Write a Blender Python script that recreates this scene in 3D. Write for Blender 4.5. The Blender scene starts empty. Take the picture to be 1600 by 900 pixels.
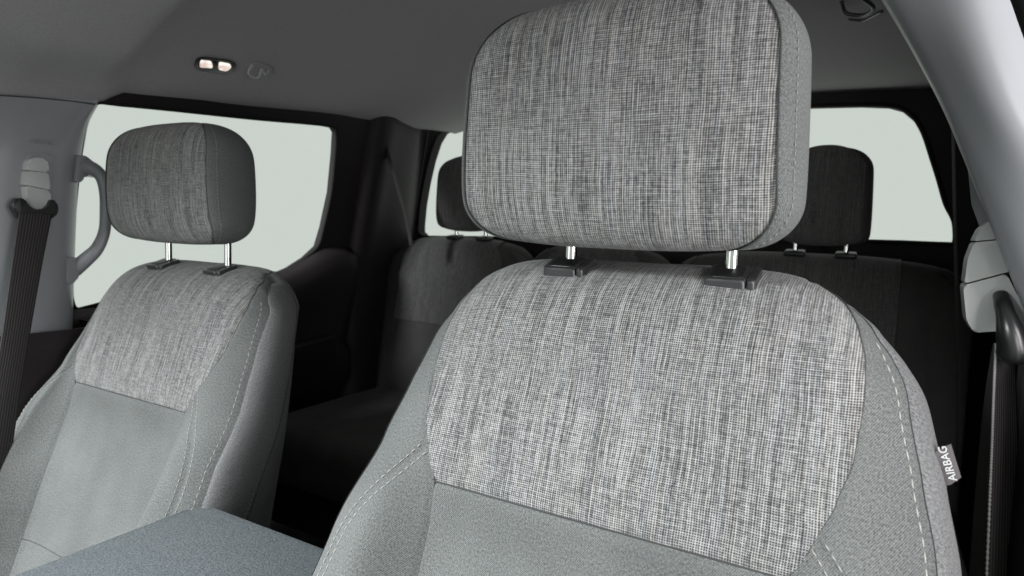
import bpy, bmesh, math, random
from mathutils import Vector, Matrix
random.seed(7)
SC = bpy.context.scene
COL = SC.collection
R = math.radians

# ------------------------------------------------------------------ camera
CP = Vector((.176, -.547, .033)); YAW, PITCH, ROLL, FPX = R(29.634), R(5.309), R(2.077), 997.
FW = Vector((-math.sin(YAW)*math.cos(PITCH), math.cos(YAW)*math.cos(PITCH), -math.sin(PITCH)))
RT = Vector((math.cos(YAW), math.sin(YAW), 0)); UP = RT.cross(FW)
RT, UP = RT*math.cos(ROLL)+UP*math.sin(ROLL), -RT*math.sin(ROLL)+UP*math.cos(ROLL)
cam_d = bpy.data.cameras.new('camera'); cam = bpy.data.objects.new('camera', cam_d); COL.objects.link(cam)
cam_d.sensor_width = 36; cam_d.lens = FPX/1600*36; cam_d.clip_start = .02; cam_d.clip_end = 200
cam.matrix_world = Matrix(((RT.x, UP.x, -FW.x, CP.x), (RT.y, UP.y, -FW.y, CP.y), (RT.z, UP.z, -FW.z, CP.z), (0, 0, 0, 1)))
cam_d.dof.use_dof = True; cam_d.dof.focus_distance = .62; cam_d.dof.aperture_fstop = 9.0
SC.camera = cam

# ------------------------------------------------------------------ world, lamps, exposure
W = bpy.data.worlds.new('World'); SC.world = W; W.use_nodes = True
bg = W.node_tree.nodes['Background']; bg.inputs[0].default_value = (.925, 1.0, .935, 1); bg.inputs[1].default_value = .66
def area(name, loc, target, sx, sy, power, color):
    d = bpy.data.lights.new(name, 'AREA'); d.shape = 'RECTANGLE'; d.size = sx; d.size_y = sy; d.energy = power; d.color = color
    o = bpy.data.objects.new(name, d); COL.objects.link(o); o.location = loc
    o.rotation_euler = (Vector(target)-Vector(loc)).to_track_quat('-Z', 'Y').to_euler()
    return o
wl = area('windshield_daylight', (-1.15, -1.45, .80), (-.85, .05, -.22), 1.1, .45, 44, (.95, 1.0, 1.0)); wl.data.spread = R(95)
area('roof_fill_light', (-.95, -1.3, -.02), (-.95, -.1, .38), .8, .4, 2.0, (1.0, 1.0, .97))  # added fill lamp, low in front, brightens the headliner's front left
dl_ = area('open_door_daylight', (.66, -.34, .10), (.28, .08, .12), .35, .5, 3.7, (1.0, .965, .98))
dl_.data.spread = R(120)
SC.view_settings.view_transform = 'Standard'; SC.view_settings.look = 'None'
SC.view_settings.exposure = 0; SC.view_settings.gamma = 1
SC.cycles.use_denoising = True
SC.cycles.max_bounces = 8; SC.cycles.transparent_max_bounces = 12
SC.cycles.caustics_reflective = False; SC.cycles.caustics_refractive = False

# ------------------------------------------------------------------ helpers
def ray(u, v): return FW + RT*((u-800)/FPX) - UP*((v-450)/FPX)
def onp(u, v, p, n):
    d = ray(u, v); p = Vector(p); n = Vector(n); return CP + d*((p-CP).dot(n)/d.dot(n))
def atx(u, v, x): return onp(u, v, (x, 0, 0), (1, 0, 0))
def aty(u, v, y): return onp(u, v, (0, y, 0), (0, 1, 0))
def atz(u, v, z): return onp(u, v, (0, 0, z), (0, 0, 1))

def link(name, me, mat=None, parent=None, smooth=True):
    o = bpy.data.objects.new(name, me); COL.objects.link(o)
    if mat: me.materials.append(mat)
    if smooth:
        for p in me.polygons: p.use_smooth = True
    if parent: o.parent = parent
    return o
def mesh(name, verts, faces, mat=None, parent=None, smooth=True, uv=None):
    me = bpy.data.meshes.new(name); me.from_pydata([tuple(v) for v in verts], [], faces)
    if uv is not None:
        l = me.uv_layers.new(name='UVMap')
        for lp in me.loops: l.data[lp.index].uv = uv[lp.vertex_index]
    me.update()
    return link(name, me, mat, parent, smooth)
def frombm(name, bm, mat=None, parent=None, smooth=True, angle=None):
    bmesh.ops.recalc_face_normals(bm, faces=bm.faces[:])
    me = bpy.data.meshes.new(name); bm.to_mesh(me); bm.free()
    o = link(name, me, mat, parent, smooth)
    if angle is not None: me.set_sharp_from_angle(angle=R(angle))
    return o
def tag(o, label=None, cat=None, group=None, kind=None):
    if label: o['label'] = label
    if cat: o['category'] = cat
    if group: o['group'] = group
    if kind: o['kind'] = kind
    return o
def thing(name, loc, label, cat, group=None):
    o = bpy.data.objects.new(name, None); COL.objects.link(o); o.location = loc; o.empty_display_size = .05
    return tag(o, label, cat, group)
def par(o, parent):
    """parent while keeping world placement (parents are only translated)"""
    o.parent = parent
    off = Vector(parent.matrix_basis.translation)
    p = parent.parent
    while p: off += p.matrix_basis.translation; p = p.parent
    o.location = o.location - off
    return o

def grid(name, rows, mat, parent=None, closed=False, uv=None, smooth=True, solid=0):
    n = len(rows[0]); V = [p for r in rows for p in r]; F = []
    for i in range(len(rows)-1):
        for j in range(n-1 if not closed else n):
            a = i*n+j; b = i*n+(j+1) % n
            F.append((a, b, b+n, a+n))
    o = mesh(name, V, F, mat, parent, smooth, uv)
    if solid:
        m = o.modifiers.new('solid', 'SOLIDIFY'); m.thickness = solid; m.offset = 0
    return o

def cr(pts, n, closed=False):
    """Catmull-Rom through points (any dimension tuples)"""
    out = []; N = len(pts)
    segs = N if closed else N-1
    for i in range(segs):
        g = lambda k: Vector(pts[(i+k) % N]) if closed else Vector(pts[max(0, min(N-1, i+k))])
        p0, p1, p2, p3 = g(-1), g(0), g(1), g(2)
        for k in range(n):
            t = k/n
            out.append(.5*((2*p1)+(-p0+p2)*t+(2*p0-5*p1+4*p2-p3)*t*t+(-p0+3*p1-3*p2+p3)*t**3))
    if not closed: out.append(Vector(pts[-1]))
    return out
def lerp_tab(tab, x):
    if x <= tab[0][0]: return tab[0][1]
    for (a, p), (b, q) in zip(tab, tab[1:]):
        if x <= b:
            t = (x-a)/(b-a); t = t*t*(3-2*t)*.35+t*.65
            return p+(q-p)*t
    return tab[-1][1]
def sst(t): t = max(0., min(1., t)); return t*t*(3-2*t)

def tube(bm, path, r, seg=8, rr=None, flat=None):
    """rings along a path; flat=(vector, factor) squashes the ring along a vector"""
    rings = []; N = len(path); prev = None
    for i, p in enumerate(path):
        t = (path[min(N-1, i+1)]-path[max(0, i-1)]).normalized()
        if prev is None:
            a = t.orthogonal().normalized()
        else:
            a = (prev - t*prev.dot(t)).normalized()
        prev = a; b = t.cross(a); rad = rr[i] if rr else r
        ring = []
        for k in range(seg):
            th = 2*math.pi*k/seg; o = (a*math.cos(th)+b*math.sin(th))*rad
            if flat: o = o - flat[0]*o.dot(flat[0])*(1-flat[1])
            ring.append(bm.verts.new(p+o))
        rings.append(ring)
    for A, B in zip(rings, rings[1:]):
        for k in range(seg):
            bm.faces.new((A[k], A[(k+1) % seg], B[(k+1) % seg], B[k]))
    bm.faces.new(rings[0][::-1]); bm.faces.new(rings[-1])
def box(bm, c, s, rot=None, bev=0, seg=2):
    g = bmesh.ops.create_cube(bm, size=1); vs = g['verts']
    M = Matrix.Translation(Vector(c)) @ (rot.to_4x4() if rot else Matrix()) @ Matrix.Diagonal((*s, 1))
    bmesh.ops.transform(bm, matrix=M, verts=vs)
    if bev:
        es = list({e for v in vs for e in v.link_edges})
        bmesh.ops.bevel(bm, geom=es, offset=bev, segments=seg, affect='EDGES', profile=.5, clamp_overlap=True)
def prism(bm, pts, ext, bev=0, seg=3):
    """extrude a polygon of world points by vector ext; bevel the near rim"""
    a = [bm.verts.new(p) for p in pts]; b = [bm.verts.new(p+ext) for p in pts]; n = len(pts)
    f = bm.faces.new(a); bm.faces.new(b[::-1])
    for i in range(n): bm.faces.new((a[(i+1) % n], a[i], b[i], b[(i+1) % n]))
    if bev:
        bmesh.ops.bevel(bm, geom=list(f.edges), offset=bev, segments=seg, affect='EDGES', profile=.5, clamp_overlap=True)
def holed(name, outer, inner, ext, mat, parent=None, bev=0):
    """plate between an outer and an inner loop, thickened by ext (rim of the opening included)"""
    bm = bmesh.new()
    def loop(pts):
        vs = [bm.verts.new(p) for p in pts]
        return vs, [bm.edges.new((vs[i], vs[(i+1) % len(vs)])) for i in range(len(vs))]
    vo, eo = loop(outer); vi, ei = loop(inner)
    bmesh.ops.triangle_fill(bm, use_beauty=True, edges=eo+ei)
    front = bm.faces[:]
    r = bmesh.ops.extrude_face_region(bm, geom=front)
    nv = [g for g in r['geom'] if isinstance(g, bmesh.types.BMVert)]
    bmesh.ops.translate(bm, vec=ext, verts=nv)
    if bev:
        bm.edges.ensure_lookup_table()
        s = set(vi); es = [e for e in bm.edges if e.verts[0] in s and e.verts[1] in s and len(e.link_faces) == 2 and e.calc_face_angle(0) > 1]
        bmesh.ops.bevel(bm, geom=es, offset=bev, segments=3, affect='EDGES', profile=.5)
    return frombm(name, bm, mat, parent, True, 35)

# ------------------------------------------------------------------ materials
def newmat(name):
    m = bpy.data.materials.new(name); m.use_nodes = True
    nt = m.node_tree; b = nt.nodes['Principled BSDF']
    def N(t, **k):
        n = nt.nodes.new(t)
        for a, v in k.items():
            if a.startswith('i_'):
                key = a[2:]; key = int(key) if key.isdigit() else key
                n.inputs[key].default_value = v
            else: setattr(n, a, v)
        return n
    L = nt.links.new
    return m, b, N, L
def mth(N, L, op, a, b=None, clamp=False):
    n = N('ShaderNodeMath', operation=op); n.use_clamp = clamp
    for k, x in enumerate((a, b)):
        if x is None: continue
        if isinstance(x, (int, float)): n.inputs[k].default_value = x
        else: L(x, n.inputs[k])
    return n.outputs[0]

def uv_xy(N, L, warp=.0012):
    uv = N('ShaderNodeUVMap'); nz = N('ShaderNodeTexNoise', i_Scale=14., i_Detail=2.)
    L(uv.outputs[0], nz.inputs['Vector'])
    s = N('ShaderNodeVectorMath', operation='SUBTRACT'); L(nz.outputs['Color'], s.inputs[0]); s.inputs[1].default_value = (.5, .5, .5)
    m = N('ShaderNodeVectorMath', operation='SCALE'); L(s.outputs[0], m.inputs[0]); m.inputs['Scale'].default_value = warp*4
    a = N('ShaderNodeVectorMath', operation='ADD'); L(uv.outputs[0], a.inputs[0]); L(m.outputs[0], a.inputs[1])
    sp = N('ShaderNodeSeparateXYZ'); L(a.outputs[0], sp.inputs[0])
    return sp.outputs[0], sp.outputs[1]
def noise2(N, L, x, y, sx, sy, detail=1., rough=.5, w=0.):
    c = N('ShaderNodeCombineXYZ'); L(mth(N, L, 'MULTIPLY', x, sx), c.inputs[0]); L(mth(N, L, 'MULTIPLY', y, sy), c.inputs[1]); c.inputs[2].default_value = w
    n = N('ShaderNodeTexNoise', i_Scale=1., i_Detail=detail, i_Roughness=rough); L(c.outputs[0], n.inputs['Vector'])
    return n.outputs['Fac']

def woven(name, dark, light, gain=1.0):
    m, b, N, L = newmat(name)
    x, y = uv_xy(N, L)
    warp = noise2(N, L, x, y, 640, 8.5, 1, .5, 1.)        # long yarn streaks down the seat
    warp2 = noise2(N, L, x, y, 600, 55, 1, .5, 5.)      # short slubs
    weft = noise2(N, L, x, y, 42, 640, 1, .5, 9.)       # cross yarns
    broad = noise2(N, L, x, y, 60, 5, 2, .5, 14.)
    spk = noise2(N, L, x, y, 330, 330, 1, .5, 19.)
    def dev(v, k): return mth(N, L, 'MULTIPLY', mth(N, L, 'SUBTRACT', v, .5), k)
    v = mth(N, L, 'ADD', dev(warp, 1.0), dev(warp2, .75))
    v = mth(N, L, 'ADD', v, dev(weft, .62)); v = mth(N, L, 'ADD', v, dev(broad, .35)); v = mth(N, L, 'ADD', v, dev(spk, .6))
    gx = mth(N, L, 'SINE', mth(N, L, 'MULTIPLY', x, 2*math.pi/.0018))
    gy = mth(N, L, 'SINE', mth(N, L, 'MULTIPLY', y, 2*math.pi/.0017))
    mn = mth(N, L, 'MAXIMUM', gx, gy)                    # dark only in the holes between yarns
    v2 = mth(N, L, 'ADD', v, mth(N, L, 'MULTIPLY', mth(N, L, 'SUBTRACT', mn, .42), .58*gain))
    v3 = mth(N, L, 'ADD', v2, .46, clamp=True)
    rp = N('ShaderNodeValToRGB'); L(v3, rp.inputs[0])
    e = rp.color_ramp.elements; e[0].position = .08; e[0].color = (*dark, 1); e[1].position = .95; e[1].color = (*light, 1)
    k = e.new(.5); k.color = tuple((a*.62+c*.38) for a, c in zip(dark, light)) + (1,)
    tint = noise2(N, L, x, y, 150, 8, 1, .5, 33.)
    mx = N('ShaderNodeMix', data_type='RGBA', blend_type='MULTIPLY'); mx.inputs[0].default_value = 1.
    tr = N('ShaderNodeValToRGB'); L(tint, tr.inputs[0]); te = tr.color_ramp.elements
    te[0].position = .35; te[0].color = (.985, .995, 1.015, 1); te[1].position = .65; te[1].color = (1.015, 1.0, .98, 1)
    L(rp.outputs[0], mx.inputs[6]); L(tr.outputs[0], mx.inputs[7]); L(mx.outputs[2], b.inputs['Base Color'])
    b.inputs['Roughness'].default_value = .85; b.inputs['Specular IOR Level'].default_value = .15
    b.inputs['Sheen Weight'].default_value = .12; b.inputs['Sheen Roughness'].default_value = .6
    bp = N('ShaderNodeBump', i_Strength=.55, i_Distance=.0006); L(v3, bp.inputs['Height']); L(bp.outputs[0], b.inputs['Normal'])
    return m

def plain_knit(name, c0, c1, twill=True):
    m, b, N, L = newmat(name)
    x, y = uv_xy(N, L, .0006)
    a = noise2(N, L, x, y, 1100, 1300, 2, .7, 3.)
    c = noise2(N, L, x, y, 700, 520, 1, .5, 7.)
    broad = noise2(N, L, x, y, 16, 11, 2, .5, 11.)
    v = mth(N, L, 'ADD', mth(N, L, 'MULTIPLY', mth(N, L, 'SUBTRACT', a, .5), 1.7), mth(N, L, 'MULTIPLY', mth(N, L, 'SUBTRACT', c, .5), 1.0))
    v = mth(N, L, 'ADD', v, mth(N, L, 'MULTIPLY', mth(N, L, 'SUBTRACT', broad, .5), .35))
    if twill:
        d = mth(N, L, 'ADD', mth(N, L, 'MULTIPLY', x, 2*math.pi/.0016), mth(N, L, 'MULTIPLY', y, 2*math.pi/.0021))
        v = mth(N, L, 'ADD', v, mth(N, L, 'MULTIPLY', mth(N, L, 'SINE', d), .2))
    v = mth(N, L, 'ADD', v, .5, clamp=True)
    rp = N('ShaderNodeValToRGB'); L(v, rp.inputs[0]); e = rp.color_ramp.elements
    e[0].position = .1; e[0].color = (*c0, 1); e[1].position = .92; e[1].color = (*c1, 1)
    L(rp.outputs[0], b.inputs['Base Color']); b.inputs['Roughness'].default_value = .9
    b.inputs['Specular IOR Level'].default_value = .12; b.inputs['Sheen Weight'].default_value = .05; b.inputs['Sheen Roughness'].default_value = .5
    bp = N('ShaderNodeBump', i_Strength=.35, i_Distance=.0005); L(v, bp.inputs['Height'])
    wr = noise2(N, L, x, y, 22, 38, 3, .55, 21.); b2 = N('ShaderNodeBump', i_Strength=.35, i_Distance=.006); L(wr, b2.inputs['Height'])
    L(b2.outputs[0], bp.inputs['Normal']); L(bp.outputs[0], b.inputs['Normal'])
    return m

def plastic(name, c, rough=.5, grain=.15, scale=700, spec=.5, var=.06, metallic=0.):
    m, b, N, L = newmat(name)
    tc = N('ShaderNodeTexCoord')
    n = N('ShaderNodeTexNoise', i_Scale=float(scale), i_Detail=2.); L(tc.outputs['Object'], n.inputs['Vector'])
    n2 = N('ShaderNodeTexNoise', i_Scale=6., i_Detail=3.); L(tc.outputs['Object'], n2.inputs['Vector'])
    rp = N('ShaderNodeValToRGB'); L(n2.outputs['Fac'], rp.inputs[0]); e = rp.color_ramp.elements
    e[0].position = .3; e[0].color = tuple(q*(1-var) for q in c)+(1,); e[1].position = .7; e[1].color = tuple(q*(1+var) for q in c)+(1,)
    L(rp.outputs[0], b.inputs['Base Color'])
    b.inputs['Roughness'].default_value = rough; b.inputs['Specular IOR Level'].default_value = spec; b.inputs['Metallic'].default_value = metallic
    if grain:
        bp = N('ShaderNodeBump', i_Strength=grain, i_Distance=.0004); L(n.outputs['Fac'], bp.inputs['Height']); L(bp.outputs[0], b.inputs['Normal'])
    return m
def speckled(name, c0, c1, scale, rough=.6, bump=.4):
    m, b, N, L = newmat(name)
    tc = N('ShaderNodeTexCoord')
    n = N('ShaderNodeTexNoise', i_Scale=float(scale), i_Detail=2., i_Roughness=.7); L(tc.outputs['Object'], n.inputs['Vector'])
    rp = N('ShaderNodeValToRGB'); L(n.outputs['Fac'], rp.inputs[0]); e = rp.color_ramp.elements
    e[0].position = .36; e[0].color = (*c0, 1); e[1].position = .66; e[1].color = (*c1, 1)
    L(rp.outputs[0], b.inputs['Base Color']); b.inputs['Roughness'].default_value = rough; b.inputs['Specular IOR Level'].default_value = .35
    bp = N('ShaderNodeBump', i_Strength=bump, i_Distance=.0006); L(n.outputs['Fac'], bp.inputs['Height']); L(bp.outputs[0], b.inputs['Normal'])
    return m

M = {}
M['woven'] = woven('woven_tweed', (.017, .017, .020), (.38, .378, .374))
M['woven_head'] = M['woven']
M['woven_shade'] = woven('woven_tweed_shade', (.022, .022, .022), (.13, .127, .125))  # front tweed darkened: shade of the rear cabin put into the colour
M['knit'] = plain_knit('grey_knit', (.049, .052, .052), (.20, .206, .204))
M['knit_side'] = plain_knit('side_knit', (.055, .055, .057), (.235, .235, .24))
M['knit_shade'] = plain_knit('rear_knit_shade', (.022, .021, .021), (.085, .082, .081), False)  # plain seat knit, its colour darkened to stand in for rear cabin shade
M['seam'] = plastic('seam_thread_dark', (.055, .055, .057), .8, 0, 300, .2)
M['thread'] = plastic('stitch_thread', (.42, .41, .39), .7, .2, 900, .2)
M['thread_grey'] = plastic('stitch_thread_grey', (.30, .295, .29), .7, .2, 900, .2)
M['chrome'] = plastic('chrome', (.60, .61, .60), .10, 0, 100, .5, .0, 1.)
M['black'] = plastic('black_plastic', (.012, .012, .013), .42, .25, 900, .5)
M['black_side'] = plastic('dark_satin_plastic', (.032, .032, .034), .34, .3, 900, .6)
M['trim'] = plastic('grey_pillar_plastic', (.31, .318, .338), .34, .12, 1200, .45, .02)
M['trim_light'] = plastic('light_grey_plastic', (.50, .515, .51), .42, .12, 1200, .45, .02)
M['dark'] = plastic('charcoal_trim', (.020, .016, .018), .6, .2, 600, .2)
M['rubber'] = plastic('black_rubber', (.012, .012, .012), .7, .1, 500, .2)
M['carpet'] = speckled('dark_carpet', (.006, .006, .007), (.02, .02, .021), 500, .95, .6)
M['console'] = speckled('grained_blue_grey_vinyl', (.055, .064, .071), (.155, .17, .18), 620, .5, .5)
M['headliner'] = speckled('headliner_felt', (.335, .322, .333), (.405, .39, .403), 500, .95, .15)
M['tag'] = plastic('tag_fabric', (.10, .09, .095), .8, .5, 1500, .2)
M['white'] = plastic('white_print', (.52, .52, .52), .7, 0, 300, .2)

def webbing_mat():
    m, b, N, L = newmat('belt_webbing')
    uv = N('ShaderNodeUVMap'); sp = N('ShaderNodeSeparateXYZ'); L(uv.outputs[0], sp.inputs[0])
    s = mth(N, L, 'SINE', mth(N, L, 'MULTIPLY', sp.outputs[0], 2*math.pi*11))
    t = mth(N, L, 'SINE', mth(N, L, 'MULTIPLY', sp.outputs[1], 2*math.pi*600))
    v = mth(N, L, 'ADD', mth(N, L, 'MULTIPLY', s, .4), mth(N, L, 'MULTIPLY', t, .12)); v = mth(N, L, 'ADD', v, .5)
    rp = N('ShaderNodeValToRGB'); L(v, rp.inputs[0]); e = rp.color_ramp.elements
    e[0].position = .05; e[0].color = (.022, .019, .02, 1); e[1].position = .95; e[1].color = (.062, .056, .056, 1)
    L(rp.outputs[0], b.inputs['Base Color']); b.inputs['Roughness'].default_value = .75; b.inputs['Specular IOR Level'].default_value = .2
    bp = N('ShaderNodeBump', i_Strength=.6, i_Distance=.001); L(v, bp.inputs['Height']); L(bp.outputs[0], b.inputs['Normal'])
    return m
M['web'] = webbing_mat()
def glass_mat():
    m = bpy.data.materials.new('window_glass'); m.use_nodes = True; nt = m.node_tree; nt.nodes.clear()
    o = nt.nodes.new('ShaderNodeOutputMaterial'); mx = nt.nodes.new('ShaderNodeMixShader')
    t = nt.nodes.new('ShaderNodeBsdfTransparent'); t.inputs[0].default_value = (.985, .99, .985, 1)
    g = nt.nodes.new('ShaderNodeBsdfGlossy'); g.inputs['Roughness'].default_value = .05
    mx.inputs[0].default_value = .004
    nt.links.new(t.outputs[0], mx.inputs[1]); nt.links.new(g.outputs[0], mx.inputs[2]); nt.links.new(mx.outputs[0], o.inputs[0])
    return m
M['glass'] = glass_mat()
def emit_mat():
    m, b, N, L = newmat('lit_lens')
    tc = N('ShaderNodeTexCoord'); n = N('ShaderNodeTexNoise', i_Scale=60., i_Detail=1.); L(tc.outputs['Object'], n.inputs['Vector'])
    rp = N('ShaderNodeValToRGB'); L(n.outputs['Fac'], rp.inputs[0]); e = rp.color_ramp.elements
    e[0].position = .4; e[0].color = (.6, .43, .38, 1); e[1].position = .6; e[1].color = (1, .95, .88, 1)
    L(rp.outputs[0], b.inputs['Emission Color']); b.inputs['Emission Strength'].default_value = 1.0
    b.inputs['Base Color'].default_value = (.6, .55, .52, 1); b.inputs['Roughness'].default_value = .2
    return m
M['lens'] = emit_mat()

# ------------------------------------------------------------------ cushion shapes
class Loft:
    """strip swept along a profile (rows: y, z, medial y, medial z, half width w) with domed end caps"""
    def __init__(s, rows, e, bulge, disp=None, pw=3):
        s.pw = pw; s.efun = None; s.rows = rows; s.e = e; s.bulge = bulge; s.disp = disp
        s.arc = [0.]
        for a, b in zip(rows, rows[1:]): s.arc.append(s.arc[-1]+math.hypot(b[0]-a[0], b[1]-a[1]))
    def at(s, fi, x):
        """point at fractional row fi and lateral x"""
        i = max(0, min(len(s.rows)-2, int(fi))); t = fi-i
        r = [a+(b-a)*t for a, b in zip(s.rows[i], s.rows[i+1])]
        y, z, cy, cz, w = r[:5]
        tau = abs(x)/max(w, 1e-6); k = 1-(s.efun(fi) if s.efun else s.e)*min(1.1, tau)**s.pw
        p = Vector((x, cy+(y-cy)*k, cz+(z-cz)*k))
        if s.disp:
            d = s.disp(x, fi, w)
            n = Vector((0, y-cy, z-cz)).normalized(); p += n*d
        return p
    def cap(s, fi, side, rho):
        i = max(0, min(len(s.rows)-2, int(fi))); t = fi-i
        r = [a+(b-a)*t for a, b in zip(s.rows[i], s.rows[i+1])]
        w = r[4]; wc = r[5]
        p = s.at(fi, side*w); c = Vector((side*wc, r[2], r[3]))
        q = c+(p-c)*rho; q.x = side*(wc+(w-wc)*rho**2 + s.bulge*math.sqrt(max(0, 1-rho*rho)))
        return q

def strip_panel(name, loft, f0, f1, nr, xa, xb, nc, mat, parent, dip=.0014, dipw=.003, vdip=(0, 0), flip=False):
    """panel of the strip between rows f0..f1 and lateral limits xa(f)..xb(f); edges tuck in to make a seam"""
    rows = []; uv = []
    for i in range(nr+1):
        f = f0+(f1-f0)*i/nr
        ar = s_at(loft, f)
        A, B = xa(f), xb(f); row = []
        for j in range(nc+1):
            t = j/nc; # denser columns at both edges
            t = t+.12*math.sin(2*math.pi*t)*-.5
            x = A+(B-A)*t
            p = loft.at(f, x)
            d = dip*(math.exp(-((x-A)/dipw)**2) + math.exp(-((B-x)/dipw)**2))
            if vdip[0]: d += dip*1.3*math.exp(-((ar-s_at(loft, f0))/dipw)**2)
            if vdip[1]: d += dip*1.3*math.exp(-((s_at(loft, f1)-ar)/dipw)**2)
            r = loft.rows[min(len(loft.rows)-1, int(round(f)))]
            n = Vector((0, r[0]-r[2], r[1]-r[3])).normalized(); p -= n*d
            row.append(p); uv.append((x, ar))
        rows.append(row)
    return grid(name, rows, mat, parent, uv=uv)
def s_at(loft, f):
    i = max(0, min(len(loft.rows)-2, int(f))); return loft.arc[i]+(loft.arc[i+1]-loft.arc[i])*(f-i)
def cap_panel(name, loft, side, f0, f1, nr, nk, mat, parent, closed=False):
    rows = []; uv = []
    for k in range(nk+1):
        rho = 1-(k/nk)**1.6
        if k == 0: rho = 1
        row = []
        for i in range(nr+(0 if closed else 1)):
            f = f0+(f1-f0)*i/nr
            p = loft.cap(f, side, max(rho, .0004))
            if k <= 1: p = p - Vector((side*(.0015 if k == 0 else 0), 0, 0))
            row.append(p); uv.append((p.y+.3*p.x, p.z))
        rows.append(row)
    return grid(name, rows, mat, parent, closed=closed, uv=uv)
def wid(loft, f):
    i = max(0, min(len(loft.rows)-2, int(f))); t = f-i; return loft.rows[i][4]*(1-t)+loft.rows[i+1][4]*t
def side_pt(loft, side, ff, fb, u, amp):
    a = loft.at(ff, side*wid(loft, ff)); b = loft.at(fb, side*wid(loft, fb)); q = a.lerp(b, u)
    q.x += side*amp*(4*u*(1-u))**.62
    return q
def side_panel(name, loft, side, pairs, amps, nu, mat, parent):
    rows = []; uv = []
    for (ff, fb), am in zip(pairs, amps):
        row = []
        for k in range(nu+1):
            u = .5-.5*math.cos(math.pi*k/nu); p = side_pt(loft, side, ff, fb, u, am)
            row.append(p); uv.append((p.y+.3*p.x, p.z))
        rows.append(row)
    return grid(name, rows, mat, parent, uv=uv)
def dashes(name, pts, mat, parent, ln=.0052, gap=.0022, r=.00055, nrm=None, lift=.0003):
    """a run of short sewn stitches along a polyline of points"""
    bm = bmesh.new(); seg = []; d = 0.
    L_ = [0.]
    for a, b in zip(pts, pts[1:]): L_.append(L_[-1]+(b-a).length)
    def at(s):
        for i in range(len(L_)-1):
            if s <= L_[i+1]: return pts[i]+(pts[i+1]-pts[i])*((s-L_[i])/max(1e-9, L_[i+1]-L_[i]))
        return pts[-1]
    s = 0.
    while s+ln < L_[-1]:
        l2 = ln*random.uniform(.9, 1.08); a, m_, b = at(s), at(s+l2/2), at(s+l2)
        n = nrm if nrm else Vector((0, -1, .3)).normalized()
        tube(bm, [a-n*.0004, m_+n*lift, b-n*.0004], r, 5, rr=[r*.7, r, r*.7]); s += l2+gap
    return frombm(name, bm, mat, parent)
def cord(name, pts, r, mat, parent, seg=6):
    bm = bmesh.new(); tube(bm, pts, r, seg); return frombm(name, bm, mat, parent)

# ---------- front seat
LEAN = R(20); S1 = .13
def prof_front(s):
    n = 40; y = z = 0.; ds = s/n
    for i in range(n):
        a = (math.pi/2-LEAN)*min(1, (i+.5)*ds/S1); y -= math.cos(a)*ds; z -= math.sin(a)*ds
    return y, z
Y0, Z0 = prof_front(.035)
WT = [(-.2, .14), (-.05, .135), (0, .147), (.03, .163), (.06, .178), (.10, .192), (.14, .203), (.18, .213), (.23, .223), (.30, .234), (.40, .244), (.62, .258)]
XT = [(-.2, .10), (-.05, .112), (0, .132), (.04, .157), (.08, .169), (.11, .1745), (.14, .176), (.18, .173), (.21, .165), (.24, .153), (.262, .142), (.30, .139), (.62, .137)]
WOV_END = .262
SEAT_S1 = .66
def seat_rows():
    rows = []; svals = []
    # back of the seat and over the crest (s negative), then the front
    ds = .004
    tot_b = .60
    crest = (-Y0, -Z0)
    rb = .042; ang = R(108)
    s = -(rb*ang+tot_b)
    out = []
    arc_len = rb*ang
    ce = (crest[0], crest[1]-rb)
    n_arc = int(arc_len/ds)+1
    end = (ce[0]+rb*math.sin(ang), ce[1]+rb*math.cos(ang))
    dirb = (math.cos(ang), -math.sin(ang))
    nb = 12
    for i in range(nb):
        t = tot_b*(1-i/nb)
        out.append((-(arc_len+t), end[0]+dirb[0]*t, end[1]+dirb[1]*t))
    for i in range(n_arc+1):
        a = ang*(1-i/n_arc); out.append((-rb*a, ce[0]+rb*math.sin(a), ce[1]+rb*math.cos(a)))
    n_f = int(SEAT_S1/ds)
    for i in range(1, n_f+1):
        s = SEAT_S1*i/n_f; y, z = prof_front(s); out.append((s, y-Y0, z-Z0))
    C0 = Vector((crest[0]-.012, crest[1]-.07))
    fm_ = []
    for s, y, z in out:
        if s > .1:
            c1 = Vector((y, z))+Vector((math.cos(LEAN), -math.sin(LEAN)))*(.052+.02*sst((s-.1)/.4)); c1 = C0.lerp(c1, sst((s-.1)/.07)); fm_.append((-c1.y, c1.x))
    for s, y, z in out:
        if s <= .1: c = C0.copy()
        else:
            n = Vector((math.cos(LEAN), math.sin(LEAN)))*0
            inward = Vector((math.cos(LEAN), -math.sin(LEAN)))  # behind the front face
            c1 = Vector((y, z))+inward*(.052+.02*sst((s-.1)/.4)); c = C0.lerp(c1, sst((s-.1)/.07))
        if s < -arc_len:
            t = -s-arc_len; zz = -(z-.02); c = Vector((lerp_tab(fm_, zz), -max(zz, fm_[0][0]))); c = C0.lerp(c, sst(t/.05))
        w = lerp_tab(WT, abs(s))-(.014*sst(-s/.06) if s < 0 else 0)
        wc = lerp_tab([(.06, .172), (.12, .200), (.20, .222), (.30, .238), (.45, .25), (.65, .258)], -c.y)
        rows.append((y, z, c.x, c.y, w, wc)); svals.append(s)
    return rows, svals
ROWS, SV = seat_rows()
def f_of_s(s):
    for i in range(len(SV)-1):
        if s <= SV[i+1]: return i+(s-SV[i])/(SV[i+1]-SV[i])
    return len(SV)-1.001
def s_of_f(f):
    i = max(0, min(len(SV)-2, int(f))); return SV[i]+(SV[i+1]-SV[i])*(f-i)
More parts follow.
